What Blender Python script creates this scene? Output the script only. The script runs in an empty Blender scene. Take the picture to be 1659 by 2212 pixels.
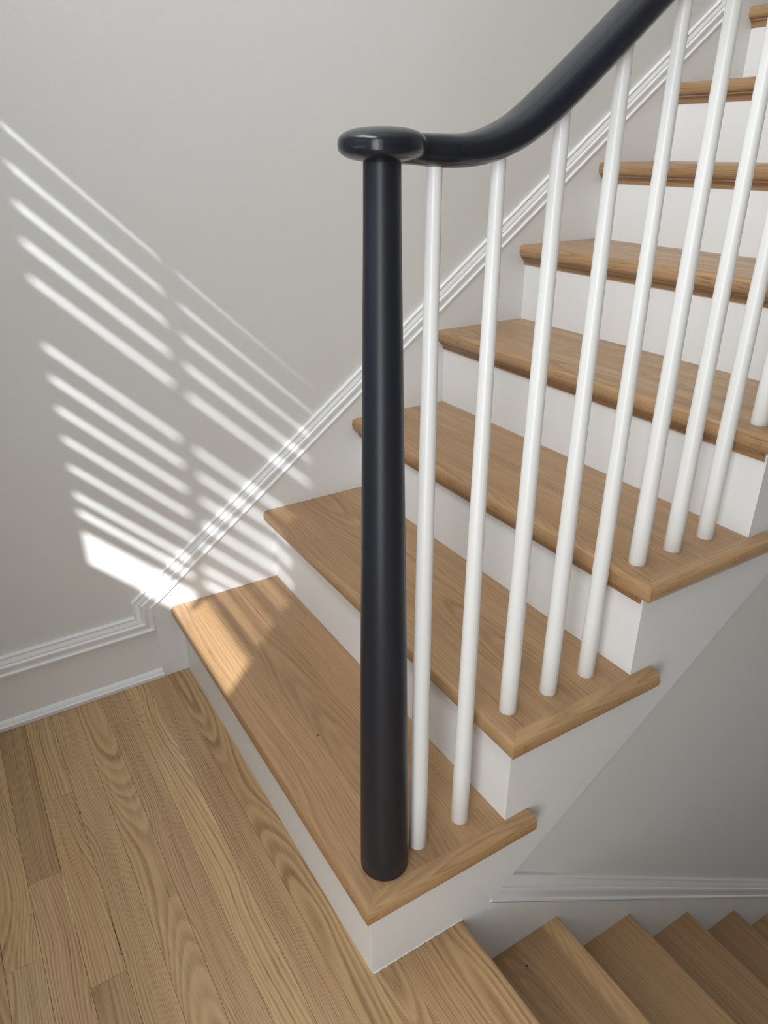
import bpy, bmesh, math, random
from mathutils import Vector, Matrix
random.seed(7)
C = bpy.context.scene.collection
S = bpy.context.scene

# ------------------------------------------------------------------ camera
YAW, PITCH, ROLL = 0.5500, -0.4599, -0.0027
fw = Vector((math.sin(YAW)*math.cos(PITCH), math.cos(YAW)*math.cos(PITCH), math.sin(PITCH)))
rt = fw.cross(Vector((0, 0, 1))).normalized()
up = rt.cross(fw)
r2 = rt*math.cos(ROLL) + up*math.sin(ROLL)
u2 = -rt*math.sin(ROLL) + up*math.cos(ROLL)
cd = bpy.data.cameras.new('camera'); cam = bpy.data.objects.new('camera', cd); C.objects.link(cam)
cam.matrix_world = Matrix(((r2.x, u2.x, -fw.x, -0.3597), (r2.y, u2.y, -fw.y, -1.5296), (r2.z, u2.z, -fw.z, 1.1757), (0, 0, 0, 1)))
cd.sensor_fit = 'HORIZONTAL'; cd.sensor_width = 36.0
cd.lens = 36.0*1588.84/1659.0
cd.clip_start = 0.02
S.camera = cam

# ------------------------------------------------------------------ sky, sun, window light, exposure
wd = bpy.data.worlds.new('sky'); S.world = wd; wd.use_nodes = True
bg = wd.node_tree.nodes['Background']
bg.inputs[0].default_value = (0.62, 0.80, 1.0, 1); bg.inputs[1].default_value = 3.0
SUN = Vector((1, 1, -1.01)).normalized()
sd = bpy.data.lights.new('sun', 'SUN'); sd.energy = 10.0; sd.angle = math.radians(0.95); sd.color = (0.93, 0.975, 1.0)
so = bpy.data.objects.new('sun', sd); C.objects.link(so)
so.rotation_euler = SUN.to_track_quat('-Z', 'Y').to_euler()
def area(name, loc, rot, sx, sy, watts, col):
    l = bpy.data.lights.new(name, 'AREA'); l.shape = 'RECTANGLE'; l.size = sx; l.size_y = sy; l.energy = watts; l.color = col
    o = bpy.data.objects.new(name, l); C.objects.link(o); o.location = loc; o.rotation_euler = rot
    return o
# daylight coming through the tall shaded window further along the left wall, and through the landing window upstairs
area('window_daylight', (-0.77, -1.70, 1.10), (0, math.radians(-90), 0), 1.9, 0.42, 21, (0.95, 0.98, 1.0))
area('transom_daylight', (-0.77, -0.75, 2.86), (0, math.radians(-90), 0), 0.9, 1.25, 58, (0.93, 0.975, 1.0))
S.view_settings.view_transform = 'Standard'; S.view_settings.look = 'None'
S.view_settings.exposure = 0.0; S.view_settings.gamma = 1.0
S.view_settings.use_curve_mapping = False

# ------------------------------------------------------------------ materials
def new_mat(name):
    m = bpy.data.materials.new(name); m.use_nodes = True
    return m, m.node_tree.nodes, m.node_tree.links, m.node_tree.nodes['Principled BSDF']
def paint(name, col, rough, bump=0.0, scale=350.0, coat=0.0, mottled=0.02):
    m, N, L, P = new_mat(name)
    tc = N.new('ShaderNodeTexCoord')
    n1 = N.new('ShaderNodeTexNoise'); n1.inputs['Scale'].default_value = 3.0; n1.inputs['Detail'].default_value = 3
    L.new(tc.outputs['Object'], n1.inputs['Vector'])
    mx = N.new('ShaderNodeMix'); mx.data_type = 'RGBA'
    mx.inputs[6].default_value = (*[c*(1-mottled) for c in col], 1); mx.inputs[7].default_value = (*[min(1, c*(1+mottled)) for c in col], 1)
    L.new(n1.outputs[0], mx.inputs[0]); L.new(mx.outputs[2], P.inputs['Base Color'])
    P.inputs['Roughness'].default_value = rough
    P.inputs['Coat Weight'].default_value = coat; P.inputs['Coat Roughness'].default_value = 0.12
    if bump:
        n2 = N.new('ShaderNodeTexNoise'); n2.inputs['Scale'].default_value = scale; n2.inputs['Detail'].default_value = 2
        L.new(tc.outputs['Object'], n2.inputs['Vector'])
        b = N.new('ShaderNodeBump'); b.inputs['Strength'].default_value = bump; b.inputs['Distance'].default_value = 0.001
        L.new(n2.outputs[0], b.inputs['Height']); L.new(b.outputs[0], P.inputs['Normal'])
    return m
M_WALL = paint('wall_paint', (0.71, 0.70, 0.68), 0.75, 0.25, 420)
M_TRIM = paint('white_trim_paint', (0.80, 0.795, 0.79), 0.38, 0.05, 200, mottled=0.012)
M_BAL = paint('white_baluster_paint', (0.82, 0.82, 0.81), 0.30, 0.04, 150, mottled=0.01)
M_CEIL = paint('ceiling_paint', (0.80, 0.80, 0.79), 0.9)
M_BLACK = paint('charcoal_gloss_paint', (0.011, 0.013, 0.019), 0.26, 0.05, 220, coat=0.22, mottled=0.1)
M_NEWEL = paint('charcoal_satin_paint', (0.012, 0.014, 0.021), 0.40, 0.05, 220, coat=0.0, mottled=0.1)
M_NEWEL.node_tree.nodes['Principled BSDF'].inputs['Specular IOR Level'].default_value = 0.38
M_BLACK.node_tree.nodes['Principled BSDF'].inputs['Specular IOR Level'].default_value = 0.3
M_BLIND = paint('white_blind_fabric', (0.8, 0.8, 0.78), 0.9)
M_METAL = paint('window_frame_paint', (0.75, 0.75, 0.74), 0.4)
mg, N, L, P = new_mat('window_glass')
for n in list(N): 
    if n.type == 'BSDF_PRINCIPLED': N.remove(n)
gt = N.new('ShaderNodeBsdfTransparent'); gg = N.new('ShaderNodeBsdfGlossy'); gg.inputs['Roughness'].default_value = 0.02
gm = N.new('ShaderNodeMixShader'); gm.inputs[0].default_value = 0.06
L.new(gt.outputs[0], gm.inputs[1]); L.new(gg.outputs[0], gm.inputs[2]); L.new(gm.outputs[0], N['Material Output'].inputs[0])
M_GLASS = mg

def oak(name, light, mid, dark, rough, ring=1.0, along='Y', grain_gain=1.0, spread=0.11, f0=190.0, f1=130.0):
    """Sawn oak. Growth rings cut by the board's plane, pores along the grain, object colour tints each board."""
    m, N, L, P = new_mat(name)
    def node(t, **k):
        n = N.new(t)
        for a, b in k.items(): setattr(n, a, b)
        return n
    def val(x, s):
        if isinstance(x, (int, float)): s.default_value = x
        else: L.new(x, s)
    def mth(op, a, b=0.0, c=0.0):
        n = node('ShaderNodeMath', operation=op); val(a, n.inputs[0]); val(b, n.inputs[1]); val(c, n.inputs[2]); return n.outputs[0]
    def comb(x, y, z):
        n = node('ShaderNodeCombineXYZ'); val(x, n.inputs[0]); val(y, n.inputs[1]); val(z, n.inputs[2]); return n.outputs[0]
    def noise(v, scale, detail=2.0, rough_=0.5, dist=0.0):
        n = node('ShaderNodeTexNoise'); L.new(v, n.inputs['Vector']); n.inputs['Scale'].default_value = scale
        n.inputs['Detail'].default_value = detail; n.inputs['Roughness'].default_value = rough_; n.inputs['Distortion'].default_value = dist
        return n.outputs[0]
    def ramp(v, lo, hi, a=0.0, b=1.0):
        n = node('ShaderNodeMapRange', interpolation_type='SMOOTHSTEP'); val(v, n.inputs[0])
        for i, q in enumerate((lo, hi, a, b)): n.inputs[i+1].default_value = q
        return n.outputs[0]
    tc = node('ShaderNodeTexCoord'); oi = node('ShaderNodeObjectInfo')
    sp = node('ShaderNodeSeparateXYZ'); L.new(tc.outputs['Object'], sp.inputs[0])
    x, y, z = sp.outputs
    if along == 'X': x, y = y, x
    wn = node('ShaderNodeTexWhiteNoise', noise_dimensions='1D'); L.new(oi.outputs['Random'], wn.inputs['W'])
    sc = node('ShaderNodeSeparateXYZ'); L.new(wn.outputs['Color'], sc.inputs[0])
    a1, a2, a3 = sc.outputs
    off = mth('MULTIPLY', a2, 40.0)
    yy = mth('ADD', y, off)
    # slow wander of the grain across and along the board
    wander = noise(comb(mth('MULTIPLY', x, 7.0), mth('MULTIPLY', yy, 2.2), mth('MULTIPLY', a1, 20.0)), 1.0, 2.0)
    fine_w = noise(comb(mth('MULTIPLY', x, 45.0), mth('MULTIPLY', yy, 9.0), mth('MULTIPLY', a3, 20.0)), 1.0, 2.0)
    dx = mth('ADD', mth('ADD', x, mth('MULTIPLY', mth('SUBTRACT', a1, 0.5), spread)), mth('MULTIPLY', mth('SUBTRACT', wander, 0.5), 0.055))
    dx = mth('ADD', dx, mth('MULTIPLY', mth('SUBTRACT', fine_w, 0.5), 0.004))
    # depth of the pith below the face drifts along the length: cathedral peaks where it runs out
    dep = noise(comb(mth('MULTIPLY', a3, 30.0), mth('MULTIPLY', yy, 1.1), 3.0), 1.0, 1.0)
    dz = mth('ADD', mth('MULTIPLY', dep, 0.115), z)
    rr = mth('SQRT', mth('ADD', mth('MULTIPLY', dx, dx), mth('ADD', mth('MULTIPLY', dz, dz), 1e-6)))
    jit = noise(comb(mth('MULTIPLY', rr, 60.0), mth('MULTIPLY', a1, 9.0), 0.0), 1.0, 2.0)
    freq = mth('MULTIPLY_ADD', a2, f1, f0)
    ph = mth('ADD', mth('MULTIPLY', rr, freq), mth('MULTIPLY', jit, 2.2))
    saw = mth('FRACT', ph)
    ringno = node('ShaderNodeTexWhiteNoise', noise_dimensions='1D'); L.new(mth('FLOOR', ph), ringno.inputs['W'])
    ringm = mth('MULTIPLY', mth('MULTIPLY', ramp(saw, 0.0, 0.25), ramp(saw, 0.95, 0.30)), mth('MULTIPLY_ADD', ringno.outputs[0], 0.6, 0.4))      # porous early wood band
    # pores: short dark streaks along the grain, mostly in the early wood
    pv = comb(mth('MULTIPLY', x, 900.0), mth('MULTIPLY', yy, 26.0), mth('MULTIPLY', a3, 60.0))
    pores = ramp(noise(pv, 1.0, 2.0, 0.6), 0.54, 0.68)
    streak = noise(comb(mth('MULTIPLY', x, 230.0), mth('MULTIPLY', yy, 3.5), mth('MULTIPLY', a1, 50.0)), 1.0, 2.0, 0.55)
    broad = noise(comb(mth('MULTIPLY', x, 30.0), mth('MULTIPLY', yy, 1.6), mth('MULTIPLY', a2, 50.0)), 1.0, 2.0)
    g = mth('ADD', mth('MULTIPLY', ringm, 0.44*ring), mth('MULTIPLY', mth('MULTIPLY', pores, mth('MULTIPLY_ADD', ringm, 0.75, 0.25)), 0.42*grain_gain))
    g = mth('ADD', g, mth('MULTIPLY', mth('SUBTRACT', streak, 0.5), 0.55*grain_gain))
    g = mth('ADD', g, mth('MULTIPLY', mth('SUBTRACT', broad, 0.5), 0.65))
    g = mth('ADD', g, 0.20)
    cr = node('ShaderNodeValToRGB'); L.new(g, cr.inputs[0])
    e = cr.color_ramp.elements
    e[0].position = 0.04; e[0].color = (*light, 1); e[1].position = 0.92; e[1].color = (*dark, 1)
    k = e.new(0.42); k.color = (*mid, 1)
    mul = node('ShaderNodeMix', data_type='RGBA', blend_type='MULTIPLY'); mul.inputs[0].default_value = 1.0
    L.new(cr.outputs[0], mul.inputs[6]); L.new(oi.outputs['Color'], mul.inputs[7])
    L.new(mul.outputs[2], P.inputs['Base Color'])
    L.new(mth('MULTIPLY_ADD', g, 0.18, rough), P.inputs['Roughness'])
    P.inputs['Coat Weight'].default_value = 0.15; P.inputs['Coat Roughness'].default_value = 0.25
    b = node('ShaderNodeBump'); b.inputs['Strength'].default_value = 0.25; b.inputs['Distance'].default_value = 0.0006; b.invert = True
    L.new(mth('ADD', mth('MULTIPLY', pores, 0.6), ringm), b.inputs['Height']); L.new(b.outputs[0], P.inputs['Normal'])
    return m
M_FLOOR = oak('oak_floor', (0.56, 0.385, 0.205), (0.44, 0.287, 0.145), (0.225, 0.125, 0.053), 0.29, ring=1.1, f0=230.0, f1=170.0, spread=0.13)
M_TREAD = oak('oak_tread', (0.46, 0.285, 0.145), (0.345, 0.208, 0.102), (0.20, 0.108, 0.047), 0.36, ring=0.6, spread=0.17)
M_TREADX = oak('oak_tread_crosswise', (0.46, 0.285, 0.145), (0.345, 0.208, 0.102), (0.20, 0.108, 0.047), 0.36, ring=0.6, spread=0.17, along='X')

# ------------------------------------------------------------------ mesh helpers
def obj(name, bm, mat, parent=None, loc=(0, 0, 0), smooth=False, col=None):
    """Link a bmesh as one object; its vertices are given in world space and moved to the origin loc."""
    me = bpy.data.meshes.new(name); 
    bmesh.ops.recalc_face_normals(bm, faces=bm.faces)
    bm.to_mesh(me); bm.free()
    if smooth:
        for p in me.polygons: p.use_smooth = True
        me.set_sharp_from_angle(angle=math.radians(38))
    lv = Vector(loc)
    if lv.length: me.transform(Matrix.Translation(-lv))
    me.materials.append(mat)
    o = bpy.data.objects.new(name, me); C.objects.link(o)
    pl = Vector((0, 0, 0))
    if parent is not None:
        o.parent = parent
        q = parent
        while q is not None: pl += q.location; q = q.parent
    o.location = lv - pl
    if col: o.color = (*col, 1)
    return o
def box_bm(x0, x1, y0, y1, z0, z1, bev=0.0, bm=None, seg=1):
    bm = bm or bmesh.new()
    vs = [bm.verts.new(p) for p in ((x0,y0,z0),(x1,y0,z0),(x1,y1,z0),(x0,y1,z0),(x0,y0,z1),(x1,y0,z1),(x1,y1,z1),(x0,y1,z1))]
    fs = [bm.faces.new([vs[i] for i in q]) for q in ((0,3,2,1),(4,5,6,7),(0,1,5,4),(1,2,6,5),(2,3,7,6),(3,0,4,7))]
    if bev: bmesh.ops.bevel(bm, geom=list({e for f in fs for e in f.edges}), offset=bev, segments=seg, affect='EDGES')
    return bm
def prism_y(pts, y0, y1, bm=None):
    """Extrude an outline in the xz plane from y0 to y1."""
    bm = bm or bmesh.new()
    a = [bm.verts.new((x, y0, z)) for x, z in pts]; b = [bm.verts.new((x, y1, z)) for x, z in pts]
    n = len(pts)
    bm.faces.new(a); bm.faces.new(b[::-1])
    for i in range(n): bm.faces.new((a[i], a[(i+1) % n], b[(i+1) % n], b[i]))
    return bm
def lathe_bm(prof, cx, cy, seg=40, bm=None):
    bm = bm or bmesh.new(); rings = []
    for r, z in prof:
        if r < 1e-6: rings.append([bm.verts.new((cx, cy, z))])
        else: rings.append([bm.verts.new((cx+r*math.cos(2*math.pi*i/seg), cy+r*math.sin(2*math.pi*i/seg), z)) for i in range(seg)])
    for a, b in zip(rings, rings[1:]):
        for i in range(seg):
            j = (i+1) % seg
            if len(a) == 1 and len(b) == 1: continue
            if len(a) == 1: bm.faces.new((a[0], b[i], b[j]))
            elif len(b) == 1: bm.faces.new((a[i], a[j], b[0]))
            else: bm.faces.new((a[i], a[j], b[j], b[i]))
    for rg in (rings[0], rings[-1]):
        if len(rg) > 1: bm.faces.new(rg)
    return bm
def moulding_bm(path, prof, ywall):
    """Sweep a moulding along a mitred polyline in the xz plane. prof = (offset to the left of the path, projection from the wall)."""
    bm = bmesh.new(); P2 = [Vector(p) for p in path]; secs = []
    for i, p in enumerate(P2):
        d0 = (P2[i]-P2[i-1]).normalized() if i > 0 else (P2[1]-P2[0]).normalized()
        d1 = (P2[i+1]-P2[i]).normalized() if i < len(P2)-1 else d0
        n0 = Vector((-d0.y, d0.x)); n1 = Vector((-d1.y, d1.x)); mm = (n0+n1)/(1+n0.dot(n1))
        secs.append([bm.verts.new((p.x+mm.x*s, ywall-q, p.y+mm.y*s)) for s, q in prof])
    n = len(prof)
    for a, b in zip(secs, secs[1:]):
        for i in range(n): bm.faces.new((a[i], a[(i+1) % n], b[(i+1) % n], b[i]))
    bm.faces.new(secs[0]); bm.faces.new(secs[-1][::-1])
    return bm
def structure(o): o['kind'] = 'structure'; return o
def thing(name, loc, label, cat):
    o = bpy.data.objects.new(name, None); C.objects.link(o); o.location = loc; o.empty_display_size = 0.1
    o['label'] = label; o['category'] = cat
    return o
def lerp_tab(tab, t):
    for (a, va), (b, vb) in zip(tab, tab[1:]):
        if t <= b: return va + (vb-va)*max(0.0, (t-a))/(b-a)
    return tab[-1][1]

# ------------------------------------------------------------------ dimensions
H, G = 0.19, 0.254            # riser height and run of the upper flight
W = 0.9046                    # outer face of the open stringer at y = -W
NOSE, TT = 0.023, 0.030       # nosing overhang, tread thickness
YW = 0.020                    # back wall plane (skirtboard face is y = 0)
H2, G2, A0 = 0.1735, 0.2418, 0.1797   # lower flight
YL = -1.90                    # far side of the stairwell
XL = -0.80                    # left wall
NT = 8

# ------------------------------------------------------------------ room shell
structure(obj('wall_back', box_bm(XL-0.12, 4.1, YW, YW+0.12, -3.2, 4.2), M_WALL))
structure(obj('wall_right', box_bm(4.0, 4.12, -7.0, YW, -3.2, 4.2), M_WALL))
structure(obj('wall_front', box_bm(XL-0.12, 4.12, -7.12, -7.0, -3.2, 4.2), M_WALL))
structure(obj('ceiling', box_bm(XL-0.12, 4.12, -7.12, YW+0.12, 4.2, 4.3), M_CEIL))
# left wall with the shuttered window opening and the tall window opening
WY0, WY1, WZ0, WZ1 = -1.42, -0.54, 0.90, 2.10
UY0, UY1, UZ0, UZ1 = -1.40, -0.10, 2.36, 3.36
VY0, VY1, VZ0, VZ1 = -1.95, -1.46, 0.09, 2.28
bm = bmesh.new()
ys = sorted({-7.0, YW, WY0, WY1, UY0, UY1, VY0, VY1}); zs = sorted({-3.2, 4.2, WZ0, WZ1, UZ0, UZ1, VZ0, VZ1})
holes = ((WY0, WY1, WZ0, WZ1), (UY0, UY1, UZ0, UZ1), (VY0, VY1, VZ0, VZ1))
for y0, y1 in zip(ys, ys[1:]):
  for z0, z1 in zip(zs, zs[1:]):
    ym, zm = (y0+y1)/2, (z0+z1)/2
    if any(a < ym < b and c < zm < d for a, b, c, d in holes): continue
    box_bm(XL-0.12, XL, y0, y1, z0, z1, bm=bm)
structure(obj('wall_left', bm, M_WALL))
# wall under the upper flight, and the walls of the stairwell below the floor
def low(x): return 0.003+0.752*(x-0.2388)
bm = prism_y([(0.10, -3.2), (4.0, -3.2), (4.0, 1.48), (1.90, 1.48), (1.78, low(1.78)+0.05), (0.30, low(0.30)+0.05), (0.20, -0.05), (0.10, -0.05)], -W+0.012, -W+0.10)
structure(obj('wall_stair', bm, M_WALL))
structure(obj('wall_stairwell', box_bm(0.12, 4.0, YL-0.10, YL, -3.2, -0.022), M_WALL))

# ------------------------------------------------------------------ floor of separate boards
BW = 0.0557
floor = structure(obj('floor', box_bm(XL, A0-0.03, -7.0, YW, -0.10, -0.0185), M_TRIM))
obj('subfloor', box_bm(A0-0.03, 4.0, -7.0, YL-0.10, -0.10, 0.0), M_FLOOR, floor, col=(1, 1, 1))
tints = [(1.0,1.0,1.0),(1.06,1.05,1.02),(0.96,0.95,0.93),(1.03,1.0,0.95),(0.98,0.98,1.0),(1.08,1.06,1.0),(0.93,0.91,0.9)]
joints = {-1: [-0.60, -1.3], 0: [-0.448, -1.2], 1: [-0.266, -0.693, -1.5], 2: [-1.02, -1.9], 3: [-1.35], 4: [-1.12], 5: [-1.6], 6: [-1.28], 7: [-1.7]}
btint = {(0, 0): (0.80, 0.76, 0.72), (0, 1): (1.05, 1.02, 1.03), (1, 0): (1.06, 1.06, 1.02), (1, 1): (1.02, 0.99, 0.94), (1, 2): (0.86, 0.82, 0.80),
         (2, 0): (0.99, 0.98, 0.95), (3, 0): (1.0, 0.97, 0.94), (4, 0): (0.95, 0.91, 0.90), (5, 0): (1.10, 1.10, 1.04), (6, 0): (0.93, 0.89, 0.87), (7, 0): (0.97, 0.95, 0.90),
         (-1, 0): (1.05, 1.05, 1.0), (-1, 1): (1.02, 1.04, 1.06)}
k = -7
while -0.4422+BW*k < 0.0:
    xa = max(-0.4422+BW*k, XL); xb = -0.4422+BW*(k+1)
    if xb > -0.02: xb = 0.0035
    js = [YW-0.001]+joints.get(k, [-(0.5+random.random()*0.9), -(1.7+random.random()*0.8)])+[-4.2, -7.0]
    for i, (ya, yb) in enumerate(zip(js, js[1:])):
        t = btint.get((k, i), random.choice(tints))
        b = box_bm(xa+0.00015, xb-0.00015, yb+0.00015, ya-0.00015, -0.018, random.uniform(-0.0002, 0.0002), 0.0004)
        obj('floor_board', b, M_FLOOR, floor, ((xa+xb)/2, (ya+yb)/2, 0), col=t)
    k += 1
# landing boards beside the bottom step, running to the top nosing of the lower flight
for i, (xa, xb, t) in enumerate(((0.0035, 0.0465, (0.95, 0.90, 0.87)), (0.0465, 0.095, (0.93, 0.86, 0.83)))):
    obj('floor_board', box_bm(xa+0.00015, xb-0.00015, YL, -W, -0.018, 0.0, 0.0004), M_FLOOR, floor, ((xa+xb)/2, -1.4, 0), col=t)
def nose_outline(x0, x1, zt, th, r):
    """Outline of a tread board whose rounded nose points to -x at x0 (or +x when x0 > x1)."""
    s = 1 if x1 > x0 else -1; pts = []
    rv = th*0.5
    for i in range(13):
        a = math.pi/2+math.pi*i/12
        ca, sa = math.cos(a), math.sin(a)
        ex = -(abs(ca)**0.75)*r; ez = (abs(sa)**0.75)*rv*(1 if sa > 0 else -1)
        pts.append((x0+s*(r+ex), zt-rv+ez))
    pts += [(x1, zt-th), (x1, zt)]
    return pts
b = prism_y(nose_outline(A0, 0.095, 0.0, 0.026, 0.011), YL, -W)
obj('landing_nosing', b, M_FLOOR, floor, (0.137, -1.3, 0), smooth=True, col=(0.93, 0.87, 0.83))

# ------------------------------------------------------------------ upper staircase
stair = thing('staircase', (0.9, -0.45, 0), 'oak and white staircase rising to the upper right, open on the near side', 'staircase')
CAPCOL = [(0.99, 0.97, 0.95), (0.93, 0.89, 0.86), (1.03, 1.01, 0.97), (0.96, 0.93, 0.90), (0.90, 0.86, 0.83), (1.0, 0.96, 0.92)]
for kk in range(1, NT+1):
    x0 = G*(kk-1)-NOSE; xb = G*kk if kk < NT else 2.2; zt = H*kk
    yn = -W
    cuts = [x0, x0+0.098, x0+0.188, xb] if kk < NT else [x0, x0+0.098, x0+0.25, xb]
    cs = [random.choice(CAPCOL) for _ in range(4)]
    # front board with the bullnose, mitred into the return at the open end
    pts = nose_outline(x0, cuts[1], zt, TT, 0.012)
    pts = pts[:-2]+[(x0+0.0268, zt-TT)]+pts[-2:]+[(x0+0.0268, zt)]
    bm = bmesh.new()
    a = [bm.verts.new((x, 0.0, z)) for x, z in pts]
    b = [bm.verts.new((x, min(yn-0.0268+(x-x0), yn), z)) for x, z in pts]
    n = len(pts)
    for i in range(n): bm.faces.new((a[i], a[(i+1) % n], b[(i+1) % n], b[i]))
    bm.faces.new(a); bm.faces.new(b[::-1])
    bmesh.ops.triangulate(bm, faces=[f for f in bm.faces if len(f.verts) > 4])
    tread = obj('tread', bm, M_TREAD, stair, (x0+0.05, -0.45, zt-0.015), smooth=True, col=cs[0])
    for j in (1, 2):
        obj('stave', box_bm(cuts[j]+0.0001, cuts[j+1]-0.0001, yn, 0.0, zt-TT, zt), M_TREAD, tread,
            ((cuts[j]+cuts[j+1])/2, -0.45+0.1*j, zt), col=cs[j])
    # return nosing along the open side: rounded outer edge, mitred at the front, square end past the riser above
    ro = nose_outline(yn-0.0268, yn, zt, TT, 0.011)          # outline in (y, z)
    xe = G*kk+0.048 if kk < NT else 2.2
    bm = bmesh.new()
    a = [bm.verts.new((x0+(y-(yn-0.0268)) + 0.0002, y, z)) for y, z in ro]
    b = [bm.verts.new((xe, y, z)) for y, z in ro]
    for i in range(len(ro)): bm.faces.new((a[i], a[(i+1) % len(ro)], b[(i+1) % len(ro)], b[i]))
    bm.faces.new(a); fe = bm.faces.new(b[::-1])
    bmesh.ops.bevel(bm, geom=list(fe.edges), offset=0.0015, segments=2, affect='EDGES')
    obj('return_nosing', bm, M_TREADX, tread, (G*kk-0.1, yn-0.013, zt-0.015), smooth=True, col=(1.07, 1.06, 1.0))
    # cove moulding tucked under the nosing
    zc = zt-TT; xr = G*(kk-1)
    pts = [(xr, zc), (xr-0.0135, zc), (xr-0.0135, zc-0.004)]
    for i in range(7):
        t = math.pi/2*i/6
        pts.append((xr-0.0035-0.008*(1-math.sin(t)), zc-0.0055-0.0125*(1-math.cos(t))))
    pts += [(xr-0.003, zc-0.0195), (xr, zc-0.0195)]
    obj('cove_moulding', prism_y(pts, -W+0.004, 0.0), M_TREAD, stair, (xr, -0.4, zc), smooth=True, col=(0.86, 0.80, 0.76))
    obj('riser', box_bm(xr, xr+0.02, -W+0.030, 0.0, H*(kk-1), zc), M_TRIM, stair, (xr, -0.4, zc-0.08))
# cut stringer on the open side
bm = bmesh.new()
for kk in range(1, NT+2):
    xa, xb = G*(kk-1), G*kk
    zt = H*min(kk, NT)-TT
    if kk == 1: pts = [(0.0, -0.0185), (0.17, -0.0185), (0.17, 0.0), (0.235, 0.0), (G, low(G)), (G, zt), (0.0, zt)]
    else: pts = [(xa, low(xa)), (xb, low(xb)), (xb, max(zt, low(xb)+0.01)), (xa, max(zt, low(xa)+0.01))]
    prism_y(pts, -W, -W+0.030, bm)
obj('stringer', bm, M_TRIM, stair, (1.0, -W, 0.5))

# ------------------------------------------------------------------ skirtboard and baseboard on the back wall
def slope_z(x): return 1.046+0.7445*(x-1.07)              # lower edge of the sloped cap
CW = 0.0425
capprof = [(0.0, 0.0), (0.0, 0.0205), (0.0012, 0.0232), (0.0042, 0.0232), (0.0055, 0.0215), (0.0065, 0.0185), (0.0090, 0.0178),
           (0.0140, 0.0190), (0.0190, 0.0205), (0.0225, 0.0200), (0.0243, 0.0180), (0.0250, 0.0140), (0.0265, 0.0135), (0.0275, 0.0150),
           (0.0310, 0.0135), (0.0350, 0.0105), (0.0382, 0.0092), (0.0390, 0.0108), (0.0415, 0.0108), (CW, 0.0095), (CW, 0.0)]
XS = -0.0650                                               # left end of the skirtboard
XK, ZL = 1.682, H*NT
pts = [(XS, 0.0), (XS, slope_z(XS)), (XK, slope_z(XK)), (XK, ZL+0.139), (2.2, ZL+0.139), (2.2, ZL-0.3), (1.9, low(1.9)+0.0), (0.32, 0.0)]
skirt = structure(obj('trim_1', prism_y(pts, 0.0, YW), M_TRIM))
capo = obj('cap_moulding', moulding_bm([(XL, 0.139), (XS, 0.139), (XS, slope_z(XS)), (XK, slope_z(XK)), (XK, ZL+0.139), (2.3, ZL+0.139)], capprof, YW), M_TRIM, skirt, smooth=True)
base = structure(obj('baseboard_back', box_bm(XL, XS, 0.007, YW, 0.0, 0.141), M_TRIM))
shoe = [(0.0, 0.0), (0.0, 0.0245), (0.0095, 0.0255), (0.0100, 0.0250), (0.0112, 0.0215), (0.0150, 0.0200), (0.0190, 0.0170), (0.0212, 0.0135), (0.022, 0.0125), (0.022, 0.0)]
obj('shoe_moulding', moulding_bm([(XL, 0.0005), (XS+0.0015, 0.0005)], shoe, YW), M_TRIM, base, smooth=True)
# trim on the wall under the stairs: lower skirtboard and its sloped cap
def lcap(x): return 0.0029-0.7115*(x-0.2337)
bm = prism_y([(0.17, 0.0), (0.235, 0.0), (3.6, lcap(3.6)), (3.6, -3.2), (0.17, -3.2)], -W, -W+0.012)
sk2 = structure(obj('trim_2', bm, M_TRIM))
lp = [(s*1.22, q*0.60) for s, q in capprof]; lp[0] = (0, 0.0); lp[-1] = (CW*1.22, 0.0)
lp = [(s, max(0.0, q)) for s, q in lp]
d = Vector((1, -0.7115)).normalized(); nn = Vector((-d.y, d.x)); p0 = Vector((0.2337, 0.0029)); bm = bmesh.new(); sa = []; sb = []
for s_, q_ in lp:                                           # the cap dies into the sloping edge of the stringer
    e = p0+nn*s_; t = (low(e.x)-e.y)/(d.y-0.752*d.x)
    a = e+d*t; b = e+d*4.0
    sa.append(bm.verts.new((a.x, -W+0.012-q_, a.y))); sb.append(bm.verts.new((b.x, -W+0.012-q_, b.y)))
n = len(lp)
for i in range(n): bm.faces.new((sa[i], sa[(i+1) % n], sb[(i+1) % n], sb[i]))
bm.faces.new(sa); bm.faces.new(sb[::-1])
obj('cap_moulding', bm, M_TRIM, sk2, (1.0, -W, -0.5), smooth=True)

# ------------------------------------------------------------------ lower staircase, descending to the right
down = thing('staircase', (1.2, -1.4, -0.9), 'bare oak staircase descending to the lower right beneath the open flight', 'staircase')
LOWCOL = [(0.86, 0.82, 0.78), (0.80, 0.75, 0.70), (0.92, 0.89, 0.84)]      # browner oak tones, with the stairwell's dimmer light put into the tint
for kk in range(1, 11):
    xn = A0+G2*kk; xb = A0+G2*(kk-1)-0.022; zt = -H2*kk
    seam = xn-0.042 if kk == 1 else xn-random.uniform(0.07, 0.12)
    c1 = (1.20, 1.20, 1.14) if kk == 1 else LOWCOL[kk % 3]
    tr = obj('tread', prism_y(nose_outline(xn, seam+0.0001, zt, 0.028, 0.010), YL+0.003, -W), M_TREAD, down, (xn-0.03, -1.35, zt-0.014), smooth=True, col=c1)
    m2 = xb+(seam-xb)*0.52
    for (xa, xc) in ((xb, m2), (m2, seam)):
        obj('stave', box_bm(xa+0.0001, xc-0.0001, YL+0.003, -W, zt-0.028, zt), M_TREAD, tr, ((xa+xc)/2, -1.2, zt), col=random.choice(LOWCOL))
    obj('riser', box_bm(xb, xb+0.018-0.002, YL+0.003, -W, zt, zt+H2-0.028), M_TRIM, down, (xb, -1.4, zt+0.07))

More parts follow.
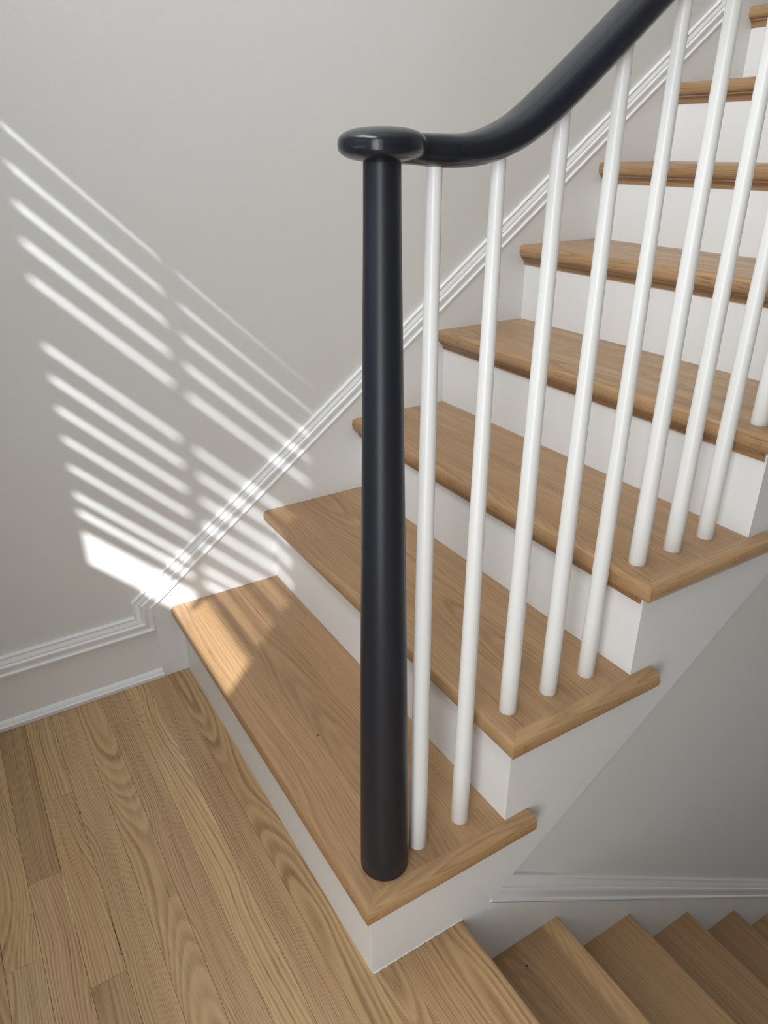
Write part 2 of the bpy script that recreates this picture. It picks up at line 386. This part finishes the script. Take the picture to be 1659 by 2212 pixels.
# ------------------------------------------------------------------ balustrade
rail = thing('balustrade', (0.046, -0.8665, H), 'charcoal handrail and newel post with slim white round balusters on the stair', 'balustrade')
YB = -0.8625
NTAB = [(0.0, 0.0365), (0.157, 0.0342), (0.404, 0.0302), (0.604, 0.0258), (0.771, 0.0222), (0.911, 0.0193), (1.0, 0.0179)]
prof = [(0.0, H-0.0), (0.0350, H), (0.0362, H+0.002)]
for i in range(1, 31):
    z = 0.98*i/30
    prof.append((lerp_tab(NTAB, z), H+z))
prof.append((0.0, H+0.98))
obj('newel_post', lathe_bm(prof, 0.0458, -0.8665, 56), M_NEWEL, rail, (0.0458, -0.8665, H), smooth=True)
CEN = [(0.0458, 1.1775), (0.10, 1.1735), (0.135, 1.1725), (0.165, 1.1755), (0.194, 1.1835), (0.223, 1.1970), (0.262, 1.2230), (0.302, 1.2530), (0.342, 1.2840)]
sl = 0.79
for i in range(1, 36): CEN.append((0.342+0.04*i, 1.2840+0.04*i*sl)); 
def cr(p0, p1, p2, p3, t):
    return [0.5*((2*b)+(c-a)*t+(2*a-5*b+4*c-d)*t*t+(3*b-a-3*c+d)*t**3) for a, b, c, d in zip(p0, p1, p2, p3)]
path = []
for i in range(len(CEN)-1):
    p0 = CEN[max(i-1, 0)]; p3 = CEN[min(i+2, len(CEN)-1)]
    for j in range(5): path.append(cr(p0, CEN[i], CEN[i+1], p3, j/5))
path.append(CEN[-1])
RW, RH = 0.0255, 0.0157
bm = bmesh.new(); secs = []
for i, p in enumerate(path):
    q0 = Vector(path[max(i-1, 0)]); q1 = Vector(path[min(i+1, len(path)-1)]); d = (q1-q0).normalized(); nn = Vector((-d.y, d.x))
    # the rail fills out from the flat cap to the full moulded section on the rake
    f = min(1.0, max(0.0, (p[0]-0.14)/0.12)); rh = RH+0.003*f; rw = RW+0.0015*f
    g_ = min(1.0, max(0.0, (p[0]-0.088)/0.034)); g_ = g_*g_*(3-2*g_); rw *= 0.74+0.26*g_; rh *= 0.92+0.08*g_
    y0 = YB-0.003*max(0.0, 1-(p[0]-0.0458)/0.1)
    sec = []
    for kx in range(28):
        t = 2*math.pi*kx/28; c, s_ = math.cos(t), math.sin(t)
        ex = 2/2.4
        u = rw*abs(c)**ex*(1 if c >= 0 else -1); v = rh*abs(s_)**ex*(1 if s_ >= 0 else -1)
        sec.append(bm.verts.new((p[0]+nn.x*v, y0+u, p[1]+nn.y*v)))
    secs.append(sec)
for a, b in zip(secs, secs[1:]):
    for i in range(28): bm.faces.new((a[i], a[(i+1) % 28], b[(i+1) % 28], b[i]))
bm.faces.new(secs[0]); bm.faces.new(secs[-1][::-1])
prof = []
for i in range(17):
    t = -math.pi/2+math.pi*i/16; ex = 2/2.6
    r = 0.0425*abs(math.cos(t))**ex if 0 < i < 16 else 0.0
    prof.append((r, 1.1784+0.0154*abs(math.sin(t))**ex*(1 if t > 0 else -1)))
lathe_bm(prof, 0.0458, -0.8665, 48, bm)
hr = obj('handrail', bm, M_BLACK, rail, (0.0458, -0.8665, 1.178), smooth=False)
md = hr.modifiers.new('fuse', 'REMESH'); md.mode = 'VOXEL'; md.voxel_size = 0.0014; md.use_smooth_shade = True
md = hr.modifiers.new('soften', 'SMOOTH'); md.factor = 0.5; md.iterations = 3
def rail_under(x):
    for p, q in zip(path, path[1:]):
        if p[0] <= x <= q[0]:
            return p[1]+(q[1]-p[1])*(x-p[0])/(q[0]-p[0])
    return path[-1][1]
def baluster(x, y, z0, z1):
    n = 10; pr = [(0.0, z0), (0.0136, z0), (0.0142, z0+0.0008)]
    for i in range(1, n+1):
        z = z0+(z1-z0)*i/n; pr.append((0.0142-0.0066*(z-z0), z))
    pr.append((0.0, z1))
    return lathe_bm(pr, x, y, 28)
for i in range(20):
    x = 0.1080+0.0848*i; kk = int((x+NOSE-0.004)//G)+1
    y = -0.8655 if i == 0 else -0.8620
    obj('baluster', baluster(x, y, H*kk, rail_under(x)-0.006), M_BAL, rail, (x, y, H*kk), smooth=True)

# ------------------------------------------------------------------ shuttered window on the left wall
YN, YF = -0.588, -1.167                                    # louvre ends
ZO = 1.01*(-XL)                                            # a slit at height c on the wall plane x=0 sits at c + ZO
win = structure(obj('window_1', box_bm(XL-0.115, XL-0.085, WY0, WY1, WZ0, WZ0+0.03), M_METAL))
bm = bmesh.new()
xa, xb = XL-0.115, XL-0.085
box_bm(xa, xb, WY0, WY1, WZ1-0.03, WZ1, bm=bm); box_bm(xa, xb, WY0, WY0+0.03, WZ0+0.03, WZ1-0.03, bm=bm); box_bm(xa, xb, WY1-0.03, WY1, WZ0+0.03, WZ1-0.03, bm=bm)
obj('window_frame', bm, M_METAL, win)
obj('window_pane', box_bm(XL-0.102, XL-0.098, WY0+0.03, WY1-0.03, WZ0+0.03, WZ1-0.03), M_GLASS, win)
x0, x1 = XL-0.014, XL+0.014
bm = box_bm(x0, x1, WY1, YN, WZ0, WZ1)
box_bm(x0, x1, WY0, YF, WZ0, WZ1, bm=bm)
box_bm(x0, x1, YF, YN, WZ0, 0.169+ZO-0.0142, bm=bm)        # bottom rail
box_bm(x0, x1, YF, YN, 1.033+ZO+0.018, WZ1, bm=bm)         # top rail
zm = (0.654+0.780)/2+ZO
box_bm(x0, x1, YF, YN, zm-0.0445, zm+0.0445, bm=bm)        # mid rail
obj('shutter_frame', bm, M_TRIM, win)
EL = math.atan2(1.01, 1.0)
def louvre(zc, shade):
    half = shade*math.cos(EL)/2; c2, t2 = 0.031, 0.005
    ph = math.asin(math.sqrt(max(0.0, (half*half-t2*t2)/(c2*c2-t2*t2))))
    a = -(EL+ph); bm = bmesh.new(); pts = []
    for i in range(20):
        t = 2*math.pi*i/20; u, v = c2*math.cos(t), t2*math.sin(t)
        pts.append((XL+u*math.cos(a)-v*math.sin(a), zc+u*math.sin(a)+v*math.cos(a)))
    return prism_y(pts, YF, YN, bm)
slits = [0.338, 0.401, 0.464, 0.528, 0.591, 0.654]
SW = 0.0095                                                # height of the open slit
for a, b in zip(slits, slits[1:]): obj('louver', louvre((a+b)/2+ZO, (b-a)-SW), M_TRIM, win, smooth=True)
up_s = [0.780, 0.845, 0.908, 0.970, 1.033]; wid = [0.0095, 0.0095, 0.0095, 0.0095, 0.0095]
for i in range(4):
    lo, hi = up_s[i]+wid[i]/2, up_s[i+1]-wid[i+1]/2
    obj('louver', louvre((lo+hi)/2+ZO, hi-lo), M_TRIM, win, smooth=True)
obj('louver', louvre(0.317+ZO, 0.333-0.3035), M_TRIM, win, smooth=True)
obj('louver', louvre(0.269+ZO, 0.289-0.2490), M_TRIM, win, smooth=True)
obj('tilt_rod', box_bm(XL+0.034, XL+0.046, -0.824, -0.803, 0.169+ZO, 1.04+ZO), M_TRIM, win)
# unseen slab added far outside, only to dim the top of the window's sun
pc = Vector((XL, -0.70, 1.055+ZO))-SUN*14.0
ro = structure(obj('unseen_sun_blocker', box_bm(-0.05, 0.05, -5, 5, 0.0, 4.0), M_WALL))
ro.location = pc; ro.rotation_euler = (math.radians(15), 0, 0)
# two more windows in the left wall with white roller blinds, out of the frame: a tall one and a transom
for nm, y0, y1, z0, z1 in (('window_2', VY0, VY1, VZ0, VZ1), ('window_3', UY0, UY1, UZ0, UZ1)):
    w2 = structure(obj(nm, box_bm(XL-0.10, XL-0.06, y0, y1, z0, z0+0.05), M_METAL))
    bm = box_bm(XL-0.10, XL-0.06, y0, y1, z1-0.05, z1)
    for ya, yb in ((y0, y0+0.05), (y1-0.05, y1), ((y0+y1)/2-0.02, (y0+y1)/2+0.02)): box_bm(XL-0.10, XL-0.06, ya, yb, z0+0.05, z1-0.05, bm=bm)
    obj('window_frame', bm, M_METAL, w2)
    obj('window_blind', box_bm(XL-0.05, XL-0.046, y0+0.002, y1-0.002, z0+0.002, z1-0.002), M_BLIND, w2)

# ------------------------------------------------------------------ small marks in the wood and along the joints
M_DARK = paint('dark_knot', (0.05, 0.028, 0.014), 0.6)
M_PALE = paint('pale_filler', (0.66, 0.52, 0.36), 0.6)
treads = [o for o in stair.children if o.name.startswith('tread')]
ltreads = [o for o in down.children if o.name.startswith('tread')]
for x, y, z, r, pr in ((-0.3297, -0.3286, 0.0, 0.0018, floor), (-0.4465, -0.5117, 0.0, 0.0012, floor), (0.0823, -0.5701, H, 0.0018, treads[0]), (0.3022, -0.9481, -H2, 0.0018, ltreads[0])):
    bm = bmesh.new()
    vs = [bm.verts.new((x+r*random.uniform(0.7, 1.1)*math.cos(math.pi*k/5), y+1.5*r*random.uniform(0.8, 1.2)*math.sin(math.pi*k/5), z+0.00035)) for k in range(10)]
    lo_ = [bm.verts.new((v.co.x, v.co.y, z-0.0004)) for v in vs]
    bm.faces.new(vs); bm.faces.new(lo_[::-1])
    for k in range(10): bm.faces.new((vs[k], lo_[k], lo_[(k+1) % 10], vs[(k+1) % 10]))
    obj('knot', bm, M_DARK, pr, (x, y, z))
def sliver(name, xc, ya, yb, wmax, mat, par, z=0.0003):
    bm = bmesh.new(); n = 14; L_ = []; R_ = []
    for k in range(n+1):
        t = k/n; w_ = wmax*math.sin(math.pi*t)**0.6*random.uniform(0.5, 1.0)+0.0001; dxx = random.uniform(-0.0004, 0.0004)
        L_.append(bm.verts.new((xc+dxx-w_, ya+(yb-ya)*t, z))); R_.append(bm.verts.new((xc+dxx+w_, ya+(yb-ya)*t, z)))
    for k in range(n): bm.faces.new((L_[k], R_[k], R_[k+1], L_[k+1]))
    ex = bmesh.ops.extrude_face_region(bm, geom=list(bm.faces))
    for v in ex['geom']:
        if isinstance(v, bmesh.types.BMVert): v.co.z -= 0.0012
    obj(name, bm, mat, par, (xc, (ya+yb)/2, 0))
sliver('seam_gap', -0.3312, -0.592, -0.665, 0.0006, M_DARK, floor, 0.0005)
sliver('seam_filler', -0.3863, -0.450, -0.575, 0.0008, M_PALE, floor, 0.0004)
# ragged bead of caulk where the stringer meets the landing boards
bm = bmesh.new(); n = 40; prev = None
for k in range(n+1):
    x = 0.002+0.176*k/n; h_ = 0.0016*random.uniform(0.5, 1.3); w_ = 0.0018*random.uniform(0.4, 1.3)
    cur = [bm.verts.new((x, -W+0.0005, -0.0003)), bm.verts.new((x, -W-w_, -0.0003)), bm.verts.new((x, -W-w_*0.6, h_*0.5)), bm.verts.new((x, -W+0.0005, h_))]
    if prev:
        for q in range(4): bm.faces.new((prev[q], prev[(q+1) % 4], cur[(q+1) % 4], cur[q]))
    prev = cur
obj('caulk_bead', bm, M_TRIM, stair, (0.09, -W, 0))
